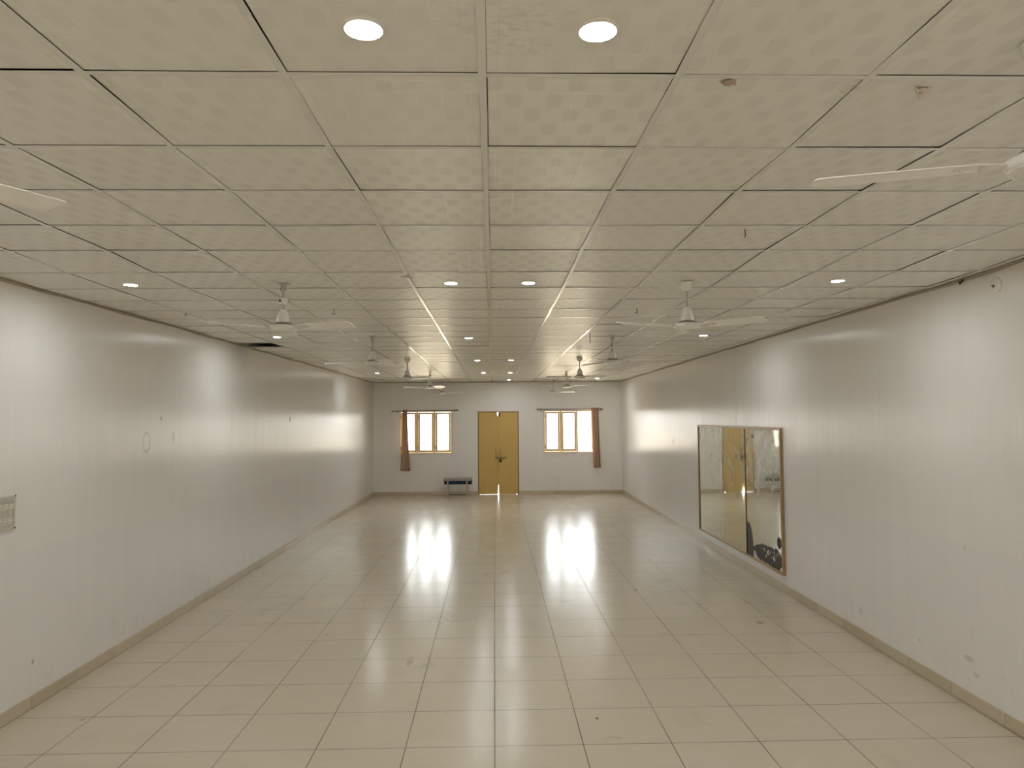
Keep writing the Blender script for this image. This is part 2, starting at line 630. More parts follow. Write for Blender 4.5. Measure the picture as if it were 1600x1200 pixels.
# end wall behind the photographer, with two small openings added to brighten the near end
RW = [(-2.6, -1.8, 1.1, 2.2), (1.8, 2.6, 1.1, 2.2)]
bm = bmesh.new()
wall_with_holes(bm, XL, XR, 0.0, ZROOF, YF - WT, YF, RW)
struct(obj('wall_front', bm, M_WALL_B), 'off-white end wall behind the viewpoint', 'wall')

bm = bmesh.new()
box(bm, XL - WT, XR + WT, YF - WT, YB + WT, ZROOF, ZROOF + 0.15)
struct(obj('roof_slab', bm, M_VOID), 'concrete slab seen through the missing ceiling tile', 'roof')


# ------------------------------------------------------------------ suspended ceiling
ZT = [(-5, -0.010), (1.5, -0.012), (2.13, -0.011), (2.73, -0.007), (3.33, 0.013), (3.93, 0.010), (4.53, 0.012),
      (5.13, -0.004), (5.73, -0.010), (6.6, -0.004), (8.0, 0.0), (30, 0.0)]


def zwave(y):
    for (a, va), (b, vb) in zip(ZT, ZT[1:]):
        if a <= y <= b:
            t = (y - a) / (b - a)
            t = t * t * (3 - 2 * t)
            return va + (vb - va) * t
    return 0.0


def grid_pt(u, v):
    """grid coordinates (tile units) -> room x, y"""
    x, y = CX + CTX * u, CY + CTY * v
    return x * math.cos(CA) - y * math.sin(CA), x * math.sin(CA) + y * math.cos(CA)


HOLE = (-6, 13)                      # the missing tile by the left wall
ph = on(411, 537, 2, ZC)
bm = bmesh.new()
J0, J1 = -11, 32
for i in range(-7, 8):
    for j in range(J0, J1):
        gx, gy = grid_pt(i + 0.5, j + 0.5)
        if gx < XL - 0.3 or gx > XR + 0.3 or gy > YB + 0.3:
            continue
        if abs(gx - ph.x) < 0.31 and abs(gy - ph.y) < 0.30:
            HOLE = (i, j)
            continue
        gl, gr, gn, gf = [0.0128 + min(0.0025, max(0, random.gauss(0.0003, 0.0009))) for _ in range(4)]
        if random.random() < 0.5:
            gf += random.random() * 0.005
        tilt = random.gauss(0, 0.0018)
        tilt2 = random.gauss(0, 0.0018)
        lift = abs(random.gauss(0, 0.0015))
        cs = []
        for (a, b, ta, tb) in ((0, 0, gl, gn), (1, 0, -gr, gn), (1, 1, -gr, -gf), (0, 1, gl, -gf)):
            x, y = grid_pt(i + a + ta / CTX, j + b + tb / CTY)
            x = min(max(x, XL + 0.001), XR - 0.001)
            y = min(y, YB - 0.001)
            z = ZC + zwave(y) + 0.0026 + lift + (a - 0.5) * tilt + (b - 0.5) * tilt2
            cs.append((x, y, max(z, ZC + zwave(y) + 0.0022)))
        if cs[1][0] - cs[0][0] < 0.01 or cs[2][1] - cs[1][1] < 0.01:
            continue
        lo = [bm.verts.new(c) for c in cs]
        hi = [bm.verts.new((c[0], c[1], c[2] + 0.010)) for c in cs]
        bm.faces.new(lo)
        bm.faces.new(hi[::-1])
        for k in range(4):
            bm.faces.new((lo[k], lo[(k + 1) % 4], hi[(k + 1) % 4], hi[k]))
struct(obj('ceiling', bm, M_CEIL), 'suspended ceiling of square cream vinyl tiles', 'ceiling')

# T-bars
bm = bmesh.new()
HB = 0.0122


def bar(bm, pts, hw, z0=0.0, ht=0.0016, web=True):
    """flat flange following points, with a thin upright web above"""
    n = len(pts)
    rows = []
    for i, (x, y) in enumerate(pts):
        a, b = pts[max(i - 1, 0)], pts[min(i + 1, n - 1)]
        t = Vector((b[0] - a[0], b[1] - a[1], 0)).normalized()
        s = Vector((-t.y, t.x, 0)) * hw
        z = ZC + zwave(y) + z0
        rows.append([bm.verts.new((x + s.x, y + s.y, z)), bm.verts.new((x - s.x, y - s.y, z)),
                     bm.verts.new((x - s.x, y - s.y, z + ht)), bm.verts.new((x + s.x, y + s.y, z + ht))])
    for a, b in zip(rows, rows[1:]):
        for k in range(4):
            bm.faces.new((a[k], a[(k + 1) % 4], b[(k + 1) % 4], b[k]))
    bm.faces.new(rows[0][::-1])
    bm.faces.new(rows[-1])


for i in range(-6, 7):
    pts = []
    for j2 in range(J0 * 2, 64):
        x, y = grid_pt(i, j2 / 2.0)
        if y < YB - 0.01 and XL + 0.02 < x < XR - 0.02:
            pts.append((x, y))
    pts[-1] = (pts[-1][0], YB - 0.004) if YB - pts[-1][1] < 0.32 else pts[-1]
    # sections of runner do not line up perfectly
    jit = [random.gauss(0, 0.0012) for _ in pts]
    pts = [(p[0] + e, p[1]) for p, e in zip(pts, jit)]
    if len(pts) > 1:
        bar(bm, pts, HB)
for j in range(J0, J1):
    pts = []
    for i2 in range(-14, 15):
        x, y = grid_pt(i2 / 2.0, j)
        if y < YB - 0.02:
            pts.append((min(max(x, XL + 0.002), XR - 0.002), y))
    uq = [pts[0]] if pts else []
    for p in pts:
        if p[0] - uq[-1][0] > 0.02:
            uq.append(p)
    if len(uq) > 1:
        bar(bm, uq, HB - 0.0006, z0=0.0004)
struct(obj('trim_1', bm, M_BAR), 'grid of narrow white metal bars holding the ceiling tiles', 'trim')

bm = bmesh.new()
ysamp = [YF + 0.2 * k for k in range(int((YB - YF) / 0.2) + 1)] + [YB - 0.002]
for xw, s in ((XL, 1), (XR, -1)):
    rows = []
    for k, y in enumerate(ysamp):
        z = ZC + zwave(y) - 0.002
        drop = 0.016 + 0.004 * math.sin(k * 0.7) + random.gauss(0, 0.0012)
        rows.append([bm.verts.new((xw + s * 0.0008, y, z - drop)), bm.verts.new((xw + s * 0.004, y, z - drop)),
                     bm.verts.new((xw + s * 0.004, y, z - 0.002)), bm.verts.new((xw + s * 0.026, y, z - 0.002)),
                     bm.verts.new((xw + s * 0.026, y, z)), bm.verts.new((xw + s * 0.0008, y, z))])
    for a, b in zip(rows, rows[1:]):
        for k in range(6):
            bm.faces.new((a[k], a[(k + 1) % 6], b[(k + 1) % 6], b[k]))
box(bm, XL + 0.03, XR - 0.03, YB - 0.024, YB - 0.001, ZC - 0.004, ZC - 0.0012)
box(bm, XL + 0.03, XR - 0.03, YB - 0.004, YB - 0.001, ZC - 0.018, ZC - 0.004)
struct(obj('trim_2', bm, M_ANGLE), 'beige metal angle along the top of the walls under the ceiling', 'trim')

# skirting
SK = 0.098
for nm, lab, b in (('baseboard_left', 'beige tile skirting along the left wall', (XL, XL + 0.012, YF, YB, 0.0, SK)),
                   ('baseboard_right', 'beige tile skirting along the right wall below the mirror', (XR - 0.012, XR, YF, YB, 0.0, SK))):
    bm = bmesh.new()
    box(bm, *b)
    struct(obj(nm, bm, M_SKIRT), lab, 'skirting')
bm = bmesh.new()
box(bm, XL + 0.012, D1[0] - 0.004, YB - 0.012, YB, 0.0, SK)
box(bm, D1[1] + 0.004, XR - 0.012, YB - 0.012, YB, 0.0, SK)
struct(obj('baseboard_back', bm, M_SKIRT), 'beige tile skirting along the end wall on both sides of the yellow door', 'skirting')


# ------------------------------------------------------------------ windows
def sash_bm(w, h, st=0.055, rl=0.075, d=0.035):
    bm = bmesh.new()
    box(bm, 0, st, 0, d, 0, h)
    box(bm, w - st, w, 0, d, 0, h)
    box(bm, st, w - st, 0, d, 0, rl)
    box(bm, st, w - st, 0, d, h - rl * 0.8, h)
    return bm


def window(name, label, W, open_last):
    x0, x1, z0, z1 = W
    y = YB + 0.012
    root = struct(empty(name, (x0, y, z0)), label, 'window')
    w, h = x1 - x0, z1 - z0
    fo, mu = 0.035, 0.05
    bm = bmesh.new()
    box(bm, 0, fo, 0, 0.075, 0, h)
    box(bm, w - fo, w, 0, 0.075, 0, h)
    box(bm, fo, w - fo, 0, 0.075, 0, fo)
    box(bm, fo, w - fo, 0, 0.075, h - fo, h)
    pitch = (w - 2 * fo - 2 * mu) / 3
    for k in (1, 2):
        xm = fo + k * pitch + (k - 1) * mu
        box(bm, xm, xm + mu, 0.0, 0.075, fo, h - fo)
    obj('window_frame', bm, M_WOOD, root, bevel=0.003)
    # dark rebates where the sashes close against the mullions
    for k in range(3):
        xs = fo + k * (pitch + mu)
        sw, sh = pitch - 0.006, h - 2 * fo - 0.006
        s = obj('sash', sash_bm(sw, sh), M_WOOD, root, bevel=0.003)
        if open_last and k == 2:
            s.location = (xs + pitch - 0.003, 0.05, fo + 0.003)
            s.rotation_euler = (0, 0, math.radians(180 - 97))
            s.scale = (1, 1, 1)
        else:
            s.location = (xs + 0.003, 0.008, fo + 0.003)
        bmp = bmesh.new()
        box(bmp, 0.05, sw - 0.05, 0.014, 0.018, 0.07, sh - 0.055)
        obj('pane', bmp, M_GLASS, s)
        bmh = bmesh.new()
        for zz in (0.10, sh - 0.18):
            tube(bmh, [(-0.003, -0.006, zz), (-0.003, -0.006, zz + 0.08)], 0.006, 8)
        obj('hinge', bmh, M_WOODD, s)
    return root


window('window_1', 'closed three-sash yellow wood window left of the yellow door', W1, False)
window('window_2', 'three-sash yellow wood window right of the door with one sash swung open', W2, True)

# sills under the windows
for n, W, lab in ((3, W1, 'thin white plaster ledge under the window left of the door'), (4, W2, 'thin white plaster ledge under the window right of the door')):
    bm = bmesh.new()
    box(bm, W[0] - 0.01, W[1] + 0.01, YB - 0.012, YB + 0.001, W[2] - 0.018, W[2] - 0.002)
    struct(obj('trim_%d' % n, bm, M_WALL_B), lab, 'ledge')

# ------------------------------------------------------------------ door
dx0, dx1, _, dz1 = D1
door = struct(empty('door_1', (dx0, YB, 0.0)), 'double mustard yellow door in the middle of the end wall', 'door')
dw = dx1 - dx0
bm = bmesh.new()
box(bm, 0.0, 0.028, 0.0, 0.10, 0.0, dz1)
box(bm, dw - 0.028, dw, 0.0, 0.10, 0.0, dz1)
box(bm, 0.028, dw - 0.028, 0.0, 0.10, dz1 - 0.030, dz1)
box(bm, 0.028, 0.052, 0.046, 0.10, 0.0, dz1 - 0.03)
box(bm, dw - 0.052, dw - 0.028, 0.046, 0.10, 0.0, dz1 - 0.03)
for q0, q1 in ((0.052, dw * 0.5 - 0.035), (dw * 0.5 + 0.02, dw - 0.052)):
    box(bm, q0, q1, 0.046, 0.10, dz1 - 0.056, dz1 - 0.030)
obj('door_frame', bm, M_DOORF, door, bevel=0.003)
mid = dw * 0.5
zb, zt = 0.004, dz1 - 0.033
# left leaf: inner bottom corner worn away, small notch at the top
leaf1 = [(0.032, zb), (mid - 0.022, zb), (mid - 0.010, 0.12), (mid - 0.0030, 0.30), (mid - 0.0025, zt - 0.09),
         (mid - 0.026, zt - 0.075), (mid - 0.024, zt), (0.032, zt)]
leaf2 = [(mid + 0.012, 0.0015), (dw - 0.10, 0.0015), (dw - 0.06, 0.010), (dw - 0.032, 0.009), (dw - 0.032, zt), (mid + 0.002, zt),
         (mid + 0.0015, zt - 0.05), (mid + 0.0015, 0.34), (mid + 0.006, 0.14)]
lobs = []
for poly in (leaf1, leaf2):
    bm = bmesh.new()
    prism(bm, poly, 0.006, 0.042, 'y')
    lobs.append(obj('door_leaf', bm, M_DOOR, door, bevel=0.002))
# rebate strip behind the meeting edge, fixed to the left leaf
bm = bmesh.new()
box(bm, mid - 0.020, mid + 0.020, 0.0425, 0.055, 0.27, zt - 0.11)
obj('rebate_strip', bm, M_DOOR, lobs[0])
hz = 1.055
for s, lf, hx in ((-1, lobs[0], mid - 0.075), (1, lobs[1], mid + 0.068)):
    bm = bmesh.new()
    tube(bm, [(hx, 0.004, hz + 0.10), (hx, -0.03, hz + 0.11), (hx, -0.034, hz + 0.17), (hx, -0.03, hz + 0.23), (hx, 0.004, hz + 0.24)], 0.006, 8)
    obj('door_handle', bm, M_RODB, lf, smooth=True)
# sliding bolt across both leaves
bm = bmesh.new()
tube(bm, [(mid - 0.085, -0.014, hz), (mid + 0.215, -0.014, hz)], 0.010, 10)
for q in (-0.075, 0.035, 0.205):
    box(bm, mid + q - 0.012, mid + q + 0.012, -0.026, 0.008, hz - 0.028, hz + 0.028)
obj('sliding_bolt', bm, M_RODB, door, bevel=0.002)
bm = bmesh.new()
tube(bm, [(mid + 0.045, -0.03, hz - 0.01), (mid + 0.045, -0.034, hz - 0.05), (mid + 0.075, -0.034, hz - 0.055), (mid + 0.075, -0.03, hz - 0.01)], 0.006, 8)
box(bm, mid + 0.030, mid + 0.092, -0.048, -0.020, hz - 0.125, hz - 0.055)
obj('padlock', bm, M_IRON, door, bevel=0.004)
bm = bmesh.new()
box(bm, mid + 0.012, mid + 0.055, -0.008, 0.008, zt - 0.115, zt - 0.005)
tube(bm, [(mid + 0.034, -0.014, zt - 0.12), (mid + 0.034, -0.014, zt + 0.01)], 0.008, 8)
obj('tower_bolt', bm, M_IRON, door, bevel=0.001)


# ------------------------------------------------------------------ curtains and rods
def rod(label, pxa, pya, pxb, pyb, brackets, rings):
    a, b = on(pxa, pya, 1, YB - 0.07), on(pxb, pyb, 1, YB - 0.07)
    root = tag(empty('curtain_rod', (a.x, YB - 0.07, a.z)), label, 'curtain rod', 'curtain rods over the two windows')
    L, dz = b.x - a.x, b.z - a.z
    bm = bmesh.new()
    tube(bm, [(0.05, 0, dz * 0.05 / L), (L - 0.05, 0, dz * (L - 0.05) / L)], 0.0125, 12)
    obj('pole', bm, M_RODB, root, smooth=True)
    for x in (0.0, L):
        s = 1 if x == 0 else -1
        bm = bmesh.new()
        lathe(bm, [(0.0, 0.0), (0.020, s * 0.006), (0.026, s * 0.022), (0.020, s * 0.040), (0.013, s * 0.046), (0.019, s * 0.056), (0.013, s * 0.066)][::s], 14, 'x', (x, 0, dz * x / L))
        obj('finial', bm, M_RODB, root, smooth=True)
    for f in brackets:
        x = L * f
        z = dz * f
        bm = bmesh.new()
        box(bm, x - 0.012, x + 0.012, 0.064, 0.070, z - 0.045, z + 0.035)
        tube(bm, [(x, 0.066, z), (x, 0.0, z)], 0.008, 8)
        lathe(bm, [(0.014, -0.012), (0.021, -0.010), (0.021, 0.010), (0.014, 0.012)], 14, 'x', (x, 0, z))
        obj('bracket', bm, M_RODB, root)
    for x in rings:
        bm = bmesh.new()
        lathe(bm, [(0.0165, -0.003), (0.0215, -0.003), (0.0215, 0.003), (0.0165, 0.003), (0.0165, -0.003)], 16, 'x', (x - a.x, 0, dz * (x - a.x) / L - 0.002))
        obj('ring', bm, M_RODB, root)
    return a, b


rod('dark metal curtain rod over the window left of the door', 611.5, 642.6, 716.0, 641.0, (0.085, 0.945), [on(q, 641, 1, YB - 0.07).x for q in (630.3, 632.8, 635.3)])
rod('dark metal curtain rod over the window right of the door', 838.5, 639.4, 942.0, 639.0, (0.065, 0.965), [on(q, 639, 1, YB - 0.07).x for q in (925.5, 928.5, 931.5, 934.3)])


def curtain(label, mat, top, bot, ztop, zbot, folds, ph0):
    """pleated cloth; top/bot = (x left, x right) at top and hem"""
    nu, nv = 90, 30
    bm = bmesh.new()
    uvl = bm.loops.layers.uv.new('UVMap')
    cx0 = (top[0] + top[1]) / 2
    y0 = YB - 0.07
    g = []
    for j in range(nv + 1):
        t = j / nv
        row = []
        e = t ** 1.4
        xa, xb = top[0] + (bot[0] - top[0]) * e, top[1] + (bot[1] - top[1]) * e
        for i in range(nu + 1):
            s = i / nu
            amp = 0.021
            w = 2 * PI * folds * s + ph0 + 0.5 * math.sin(3.1 * t + s * 4)
            x = xa + (xb - xa) * (s + 0.018 * math.sin(2 * w))
            y = y0 - 0.055 + amp * math.sin(w) * (0.9 + 0.1 * math.sin(s * 9 + t * 3))
            row.append(bm.verts.new((x - cx0, y - y0, ztop + (zbot - ztop) * t - ztop)))
        g.append(row)
    for j in range(nv):
        for i in range(nu):
            f = bm.faces.new((g[j][i], g[j][i + 1], g[j + 1][i + 1], g[j + 1][i]))
            for lp, (a, b) in zip(f.loops, ((i, j), (i + 1, j), (i + 1, j + 1), (i, j + 1))):
                lp[uvl].uv = (a / nu, b / nv)
    o = obj('curtain', bm, mat, None, smooth=True, loc=(cx0, y0, ztop))
    sm = o.modifiers.new('thick', 'SOLIDIFY')
    sm.thickness = 0.003
    tag(o, label, 'curtain', 'tan curtains gathered at the window sides')
    return o


yc = YB - 0.125
a, b = on(629.3, 640.5, 1, yc), on(636.4, 640.5, 1, yc)
c, d = on(625.3, 736.0, 1, yc), on(641.0, 736.0, 1, yc)
curtain('tan striped curtain gathered at the left side of the window left of the door', curtain_material('left'), (a.x, b.x), (c.x, d.x), a.z, c.z, 3, 0.3)
a, b = on(924.0, 637.0, 1, yc), on(935.3, 637.0, 1, yc)
c, d = on(928.0, 731.0, 1, yc), on(939.2, 731.0, 1, yc)
curtain('tan striped curtain gathered over the right side of the window with the open sash', curtain_material('right'), (a.x, b.x), (c.x, d.x), a.z, c.z, 4, 1.2)

# ------------------------------------------------------------------ bench beside the door
b0 = on(699.5, 777.2, 2, 0.0)
b1 = on(729.8, 776.6, 2, 0.0)
by = (b0.y + b1.y) / 2
tl, tr = on(692.5, 748, 1, by), on(737.4, 748, 1, by)
zt0, zt1, zt2 = on(715, 747.6, 1, by).z, on(715, 751.6, 1, by).z, on(715, 757.0, 1, by).z
bench = tag(empty('bench', ((b0.x + b1.x) / 2, by, 0.0)), 'low bench with navy apron and pale metal legs standing left of the yellow door', 'bench')
ox = (b0.x + b1.x) / 2
dep = min(0.30, YB - 0.03 - by)
print('bench', by, tl.x - tr.x, zt0, dep)
bm = bmesh.new()
box(bm, tl.x - ox, tr.x - ox, -0.018, dep, zt1 + 0.004, zt0)
obj('bench_top', bm, M_SLATE, bench, bevel=0.006)
bm = bmesh.new()
xa, xb = tl.x - ox + 0.022, tr.x - ox - 0.004
box(bm, xa, xb, 0.022, 0.040, zt2, zt1 + 0.004)
box(bm, xa, xb, dep - 0.03, dep - 0.012, zt2, zt1 + 0.004)
box(bm, xa, xa + 0.018, 0.040, dep - 0.03, zt2, zt1 + 0.004)
box(bm, xb - 0.018, xb, 0.040, dep - 0.03, zt2, zt1 + 0.004)
obj('apron', bm, M_NAVY, bench, bevel=0.003)
for lx in (b0.x - ox, b1.x - ox):
    for ly in (0.0, dep - 0.034):
        bm = bmesh.new()
        box(bm, lx - 0.019, lx + 0.019, ly, ly + 0.022, 0.0, zt1 + 0.004)
        obj('leg', bm, M_LEG, bench, bevel=0.003)
bm = bmesh.new()
box(bm, b0.x - ox + 0.019, b1.x - ox - 0.019, 0.004, 0.020, 0.060, 0.084)
obj('stretcher', bm, M_IRON, bench, bevel=0.002)
for lx in (b0.x - ox, b1.x - ox):
    bm = bmesh.new()
    box(bm, lx - 0.010, lx + 0.010, 0.022, dep - 0.034, 0.062, 0.082)
    obj('stretcher', bm, M_LEG, bench, bevel=0.002)


# ------------------------------------------------------------------ mirror on the right wall
def mirror_material(name, seed, worn):
    k = N(name)
    co = k.pos()
    x, y, z = k.sep(co)
    v = k.comb(y, z, float(seed))
    gl = k.n('ShaderNodeBsdfGlossy')
    hz = k.noise(k.mapping(v, sc=(2.6, 1.8, 1)), 1.0, 5.0, 0.65, 1.2)
    tint = k.mix(k.ramp(hz, 0.42, 0.7, 0.0, 0.5), (0.92, 0.95, 0.90), (0.95, 0.94, 0.89))
    k.l(tint, gl.inputs['Color'])
    rr = k.ramp(hz, 0.40, 0.78, 0.012, 0.05 + 0.05 * worn)
    k.l(rr, gl.inputs['Roughness'])
    nr = k.bump(k.noise(k.mapping(v, sc=(1.6, 1.1, 1)), 1.0, 1.0), 0.09, 0.010)
    k.l(nr, gl.inputs['Normal'])
    # milky bloom and wipe marks
    milk = k.bsdf((0.80, 0.78, 0.72), 0.5)
    mm = k.ramp(k.noise(k.mapping(v, sc=(3.4, 2.2, 1)), 1.0, 5.0, 0.62, 0.9), 0.34, 0.74, 0.08 + 0.08 * worn, 0.30 + 0.34 * worn)
    mm = k.math('MULTIPLY', mm, k.ramp(z, 0.7, 1.7, 0.45, 1.0))
    sh = k.n('ShaderNodeMixShader')
    k.l(mm, sh.inputs[0])
    k.l(gl.outputs[0], sh.inputs[1])
    k.l(milk, sh.inputs[2])
    last = sh.outputs[0]
    if worn > 0.5:
        # silver gone black: a tongue by the seam and a ragged patch along the lower edge
        e1 = on(1172, 847, 0, XR - 0.02)
        e2 = on(1172.5, 862, 0, XR - 0.02)
        m1, _ = k.blob(y, z, e1.y + 0.02, e1.z - 0.08, 0.17, 0.36, 0.12)
        nn = k.noise(k.mapping(v, sc=(6.5, 6.5, 1)), 1.0, 6.0, 0.7, 0.4)
        q1, q2 = on(1187, 872, 0, XR - 0.02), on(1219, 880, 0, XR - 0.02)
        m2, _ = k.blob(y, z, (q1.y + q2.y) / 2 - 0.02, 0.36, 0.60, 0.13, 0.5)
        m2 = k.ramp(k.math('ADD', m2, k.math('MULTIPLY', k.math('SUBTRACT', nn, 0.5), 2.2)), 0.50, 0.56)
        lim = k.ramp(z, 0.50, 0.62, 1.0, 0.0)
        m2 = k.math('MULTIPLY', m2, lim)
        q3 = on(1217, 849, 0, XR - 0.02)
        m3, _ = k.blob(y, z, q3.y, q3.z, 0.07, 0.075, 0.2)
        q4 = on(1176.5, 682, 0, XR - 0.02)
        m4, _ = k.blob(y, z, q4.y, q4.z, 0.05, 0.022, 0.2)
        m = k.math('MAXIMUM', k.math('MAXIMUM', m1, m2), k.math('MAXIMUM', m3, m4))
        dark = k.bsdf(k.mix(nn, (0.026, 0.020, 0.015), (0.055, 0.044, 0.034)), 0.5, 0.0, 0.25)
        s2 = k.n('ShaderNodeMixShader')
        k.l(m, s2.inputs[0])
        k.l(last, s2.inputs[1])
        k.l(dark, s2.inputs[2])
        # chalky flaking at the near edge, above
        q5 = on(1212, 752, 0, XR - 0.02)
        m5, _ = k.blob(y, z, q5.y, q5.z - 0.02, 0.42, 0.20, 0.5)
        fl = k.ramp(k.math('ADD', m5, k.math('MULTIPLY', k.math('SUBTRACT', nn, 0.5), 3.2)), 1.20, 1.27)
        q6 = on(1208, 880, 0, XR - 0.02)
        m6, _ = k.blob(y, z, q6.y, q6.z + 0.10, 0.5, 0.12, 0.5)
        fl = k.math('MAXIMUM', fl, k.ramp(k.math('ADD', m6, k.math('MULTIPLY', k.math('SUBTRACT', k.noise(k.mapping(v, sc=(9, 9, 3)), 1.0, 5.0, 0.7), 0.5), 3.2)), 1.08, 1.14))
        chalk = k.bsdf((0.66, 0.63, 0.56), 0.7)
        s3 = k.n('ShaderNodeMixShader')
        k.l(fl, s3.inputs[0])
        k.l(s2.outputs[0], s3.inputs[1])
        k.l(chalk, s3.inputs[2])
        last = s3.outputs[0]
    return k.done(last)


xm = XR - 0.022
fa, fb = on(1092.0, 750, 0, xm), on(1221.8, 750, 0, xm)
ymax, ymin = fa.y, fb.y
ztp = on(1221, 668.5, 0, xm).z
zbt = on(1222.5, 898.5, 0, xm).z
print('mirror', ymin, ymax, zbt, ztp)
mir = tag(empty('wall_mirror', (XR, (ymin + ymax) / 2, zbt)), 'wide aged three-panel mirror in a thin wooden frame low on the right wall', 'mirror')
oy = (ymin + ymax) / 2
fw = 0.032
M_MFR = simple('worn gold brown frame wood', (0.36, 0.235, 0.105), 0.4, 0, 0.25, 8.0)
H_ = ztp - zbt
bm = bmesh.new()
hw = (ymax - ymin) / 2
box(bm, -0.036, -0.001, -hw, hw, 0, fw)
box(bm, -0.036, -0.001, -hw, hw, H_ - fw, H_)
box(bm, -0.036, -0.001, -hw, -hw + fw * 1.3, fw, H_ - fw)
box(bm, -0.036, -0.001, hw - fw * 1.3, hw, fw, H_ - fw)
obj('mirror_frame', bm, M_MFR, mir, bevel=0.004)
ys1 = on(1165.8, 750, 0, xm).y - oy
ys2 = on(1124.2, 750, 0, xm).y - oy
segs = [(-hw + fw * 1.3, ys1 - 0.012, 2, 1.0, 0.0), (ys1 + 0.014, ys2 - 0.003, 1, 0.35, 0.0), (ys2 + 0.003, hw - fw * 1.3, 0, 0.1, 0.0)]
ROTS = [0.0115, 0.001, 0.0]
for (ya, yb_, sd, worn, _), rot in zip(segs, ROTS):
    bm = bmesh.new()
    m_ = (ya + yb_) / 2
    box(bm, -0.003, 0.003, ya - m_, yb_ - m_, 0, H_ - 2 * fw)
    p = obj('mirror_panel', bm, mirror_material('old mirror glass %s' % ('near', 'middle', 'far')[2 - sd], sd + 3, worn), mir)
    p.location = (-0.018, m_, fw)
    p.rotation_euler = (0, 0, rot)
    if worn > 0.5:
        p['label'] = 'panel with black decayed silvering'
bm = bmesh.new()
box(bm, -0.034, -0.006, ys1 - 0.011, ys1 + 0.013, fw, H_ - fw)
obj('panel_joint', bm, M_IRON, mir)

# ------------------------------------------------------------------ switchboard on the left wall
sa, sb = on(22.0, 773.0, 0, XL), on(20.0, 826.0, 0, XL)
yr = sa.y
zt_, zb_ = sa.z, on(22.0, 826.0, 0, XL).z
SW, SH = 0.36, zt_ - zb_
swb = tag(empty('switchboard', (XL, yr - SW / 2, zb_)), 'cream electrical switchboard on the left wall at the edge of the view', 'switchboard')
bm = bmesh.new()
box(bm, 0.0, 0.014, -SW / 2, SW / 2, 0, SH)
obj('plate', bm, M_PLATE, swb, bevel=0.004)
bm = bmesh.new()
box(bm, 0.0141, 0.018, -SW / 2 + 0.004, SW / 2 - 0.004, SH - 0.040, SH - 0.004)
obj('top_strip', bm, M_PLATEG, swb, bevel=0.002)
bm = bmesh.new()
i0, i1, k0, k1 = -SW / 2 + 0.030, SW / 2 - 0.030, 0.040, SH - 0.050
for bx in ((i0 - 0.006, i1 + 0.006, k0 - 0.006, k0), (i0 - 0.006, i1 + 0.006, k1, k1 + 0.006), (i0 - 0.006, i0, k0, k1), (i1, i1 + 0.006, k0, k1)):
    box(bm, 0.0141, 0.020, bx[0], bx[1], bx[2], bx[3])
obj('inner_bezel', bm, M_PLATE, swb, bevel=0.002)
nc = 5
cw = (i1 - i0) / nc
rh = (k1 - k0) / 3
for c in range(nc):
    ya, yb_ = i0 + c * cw + 0.004, i0 + (c + 1) * cw - 0.004
    # rocker switch on the top row
    z0 = k0 + 2 * rh + 0.004
    z1 = k1 - 0.004
    bm = bmesh.new()
    prism(bm, [(0.0141, z0), (0.020, z0), (0.0225, (z0 + z1) / 2), (0.027, z1 - 0.002), (0.0141, z1)], ya, yb_, 'y')
    obj('rocker_switch', bm, M_PLAST, swb, bevel=0.0015)
    bm = bmesh.new()
    box(bm, 0.0141, 0.0175, ya, yb_, k0 + rh + 0.004, k0 + 2 * rh - 0.004)
    obj('blank_module', bm, M_PLATE, swb, bevel=0.0015)
    z0, z1 = k0 + 0.004, k0 + rh - 0.004
    bm = bmesh.new()
    box(bm, 0.0141, 0.0185, ya, yb_, z0, z1)
    so = obj('socket', bm, M_PLAST, swb, bevel=0.0015)
    bm = bmesh.new()
    ym, zm = (ya + yb_) / 2, (z0 + z1) / 2
    for dy, dz, r in ((0, 0.014, 0.0042), (-0.010, -0.010, 0.0034), (0.010, -0.010, 0.0034)):
        lathe(bm, [(r, 0.0186), (r, 0.0192)], 12, 'x', (0, ym + dy, zm + dz))
    obj('socket_holes', bm, M_SCREW, so)
for yy in (-SW / 2 + 0.010, SW / 2 - 0.008):
    for zz in (0.010, SH - 0.006):
        bm = bmesh.new()
        lathe(bm, [(0.0065, 0.0141), (0.0065, 0.0190), (0.003, 0.0205)], 12, 'x', (0, yy, zz))
        obj('screw', bm, M_SCREW, swb)

# ------------------------------------------------------------------ downlights
LX = (-2.86, -0.365, 0.245, 2.63)
ME_RIM = ME_LENS = None


def downlight(x, y, label):
    global ME_RIM, ME_LENS
    z = ZC + zwave(y) - 0.0005
    root = tag(empty('downlight', (x, y, z)), label, 'downlight', 'round recessed ceiling downlights')
    if ME_RIM is None:
        bm = bmesh.new()
        lathe(bm, [(0.0465, 0.004), (0.0465, -0.0025), (0.0500, -0.0050), (0.0555, -0.0042), (0.0580, -0.0012), (0.0580, 0.0060)], 40)
        r = obj('rim', bm, M_RIM, root, smooth=True)
        bm = bmesh.new()
        lathe(bm, [(0.0463, 0.001), (0.0463, -0.0020), (0.040, -0.0028), (0.0, -0.0032)], 40)
        l_ = obj('diffuser', bm, M_LED, root, smooth=True)
        ME_RIM, ME_LENS = r.data, l_.data
    else:
        for nm, me in (('rim', ME_RIM), ('diffuser', ME_LENS)):
            o = bpy.data.objects.new(nm, me)
            COL.objects.link(o)
            o.parent = root
    return root


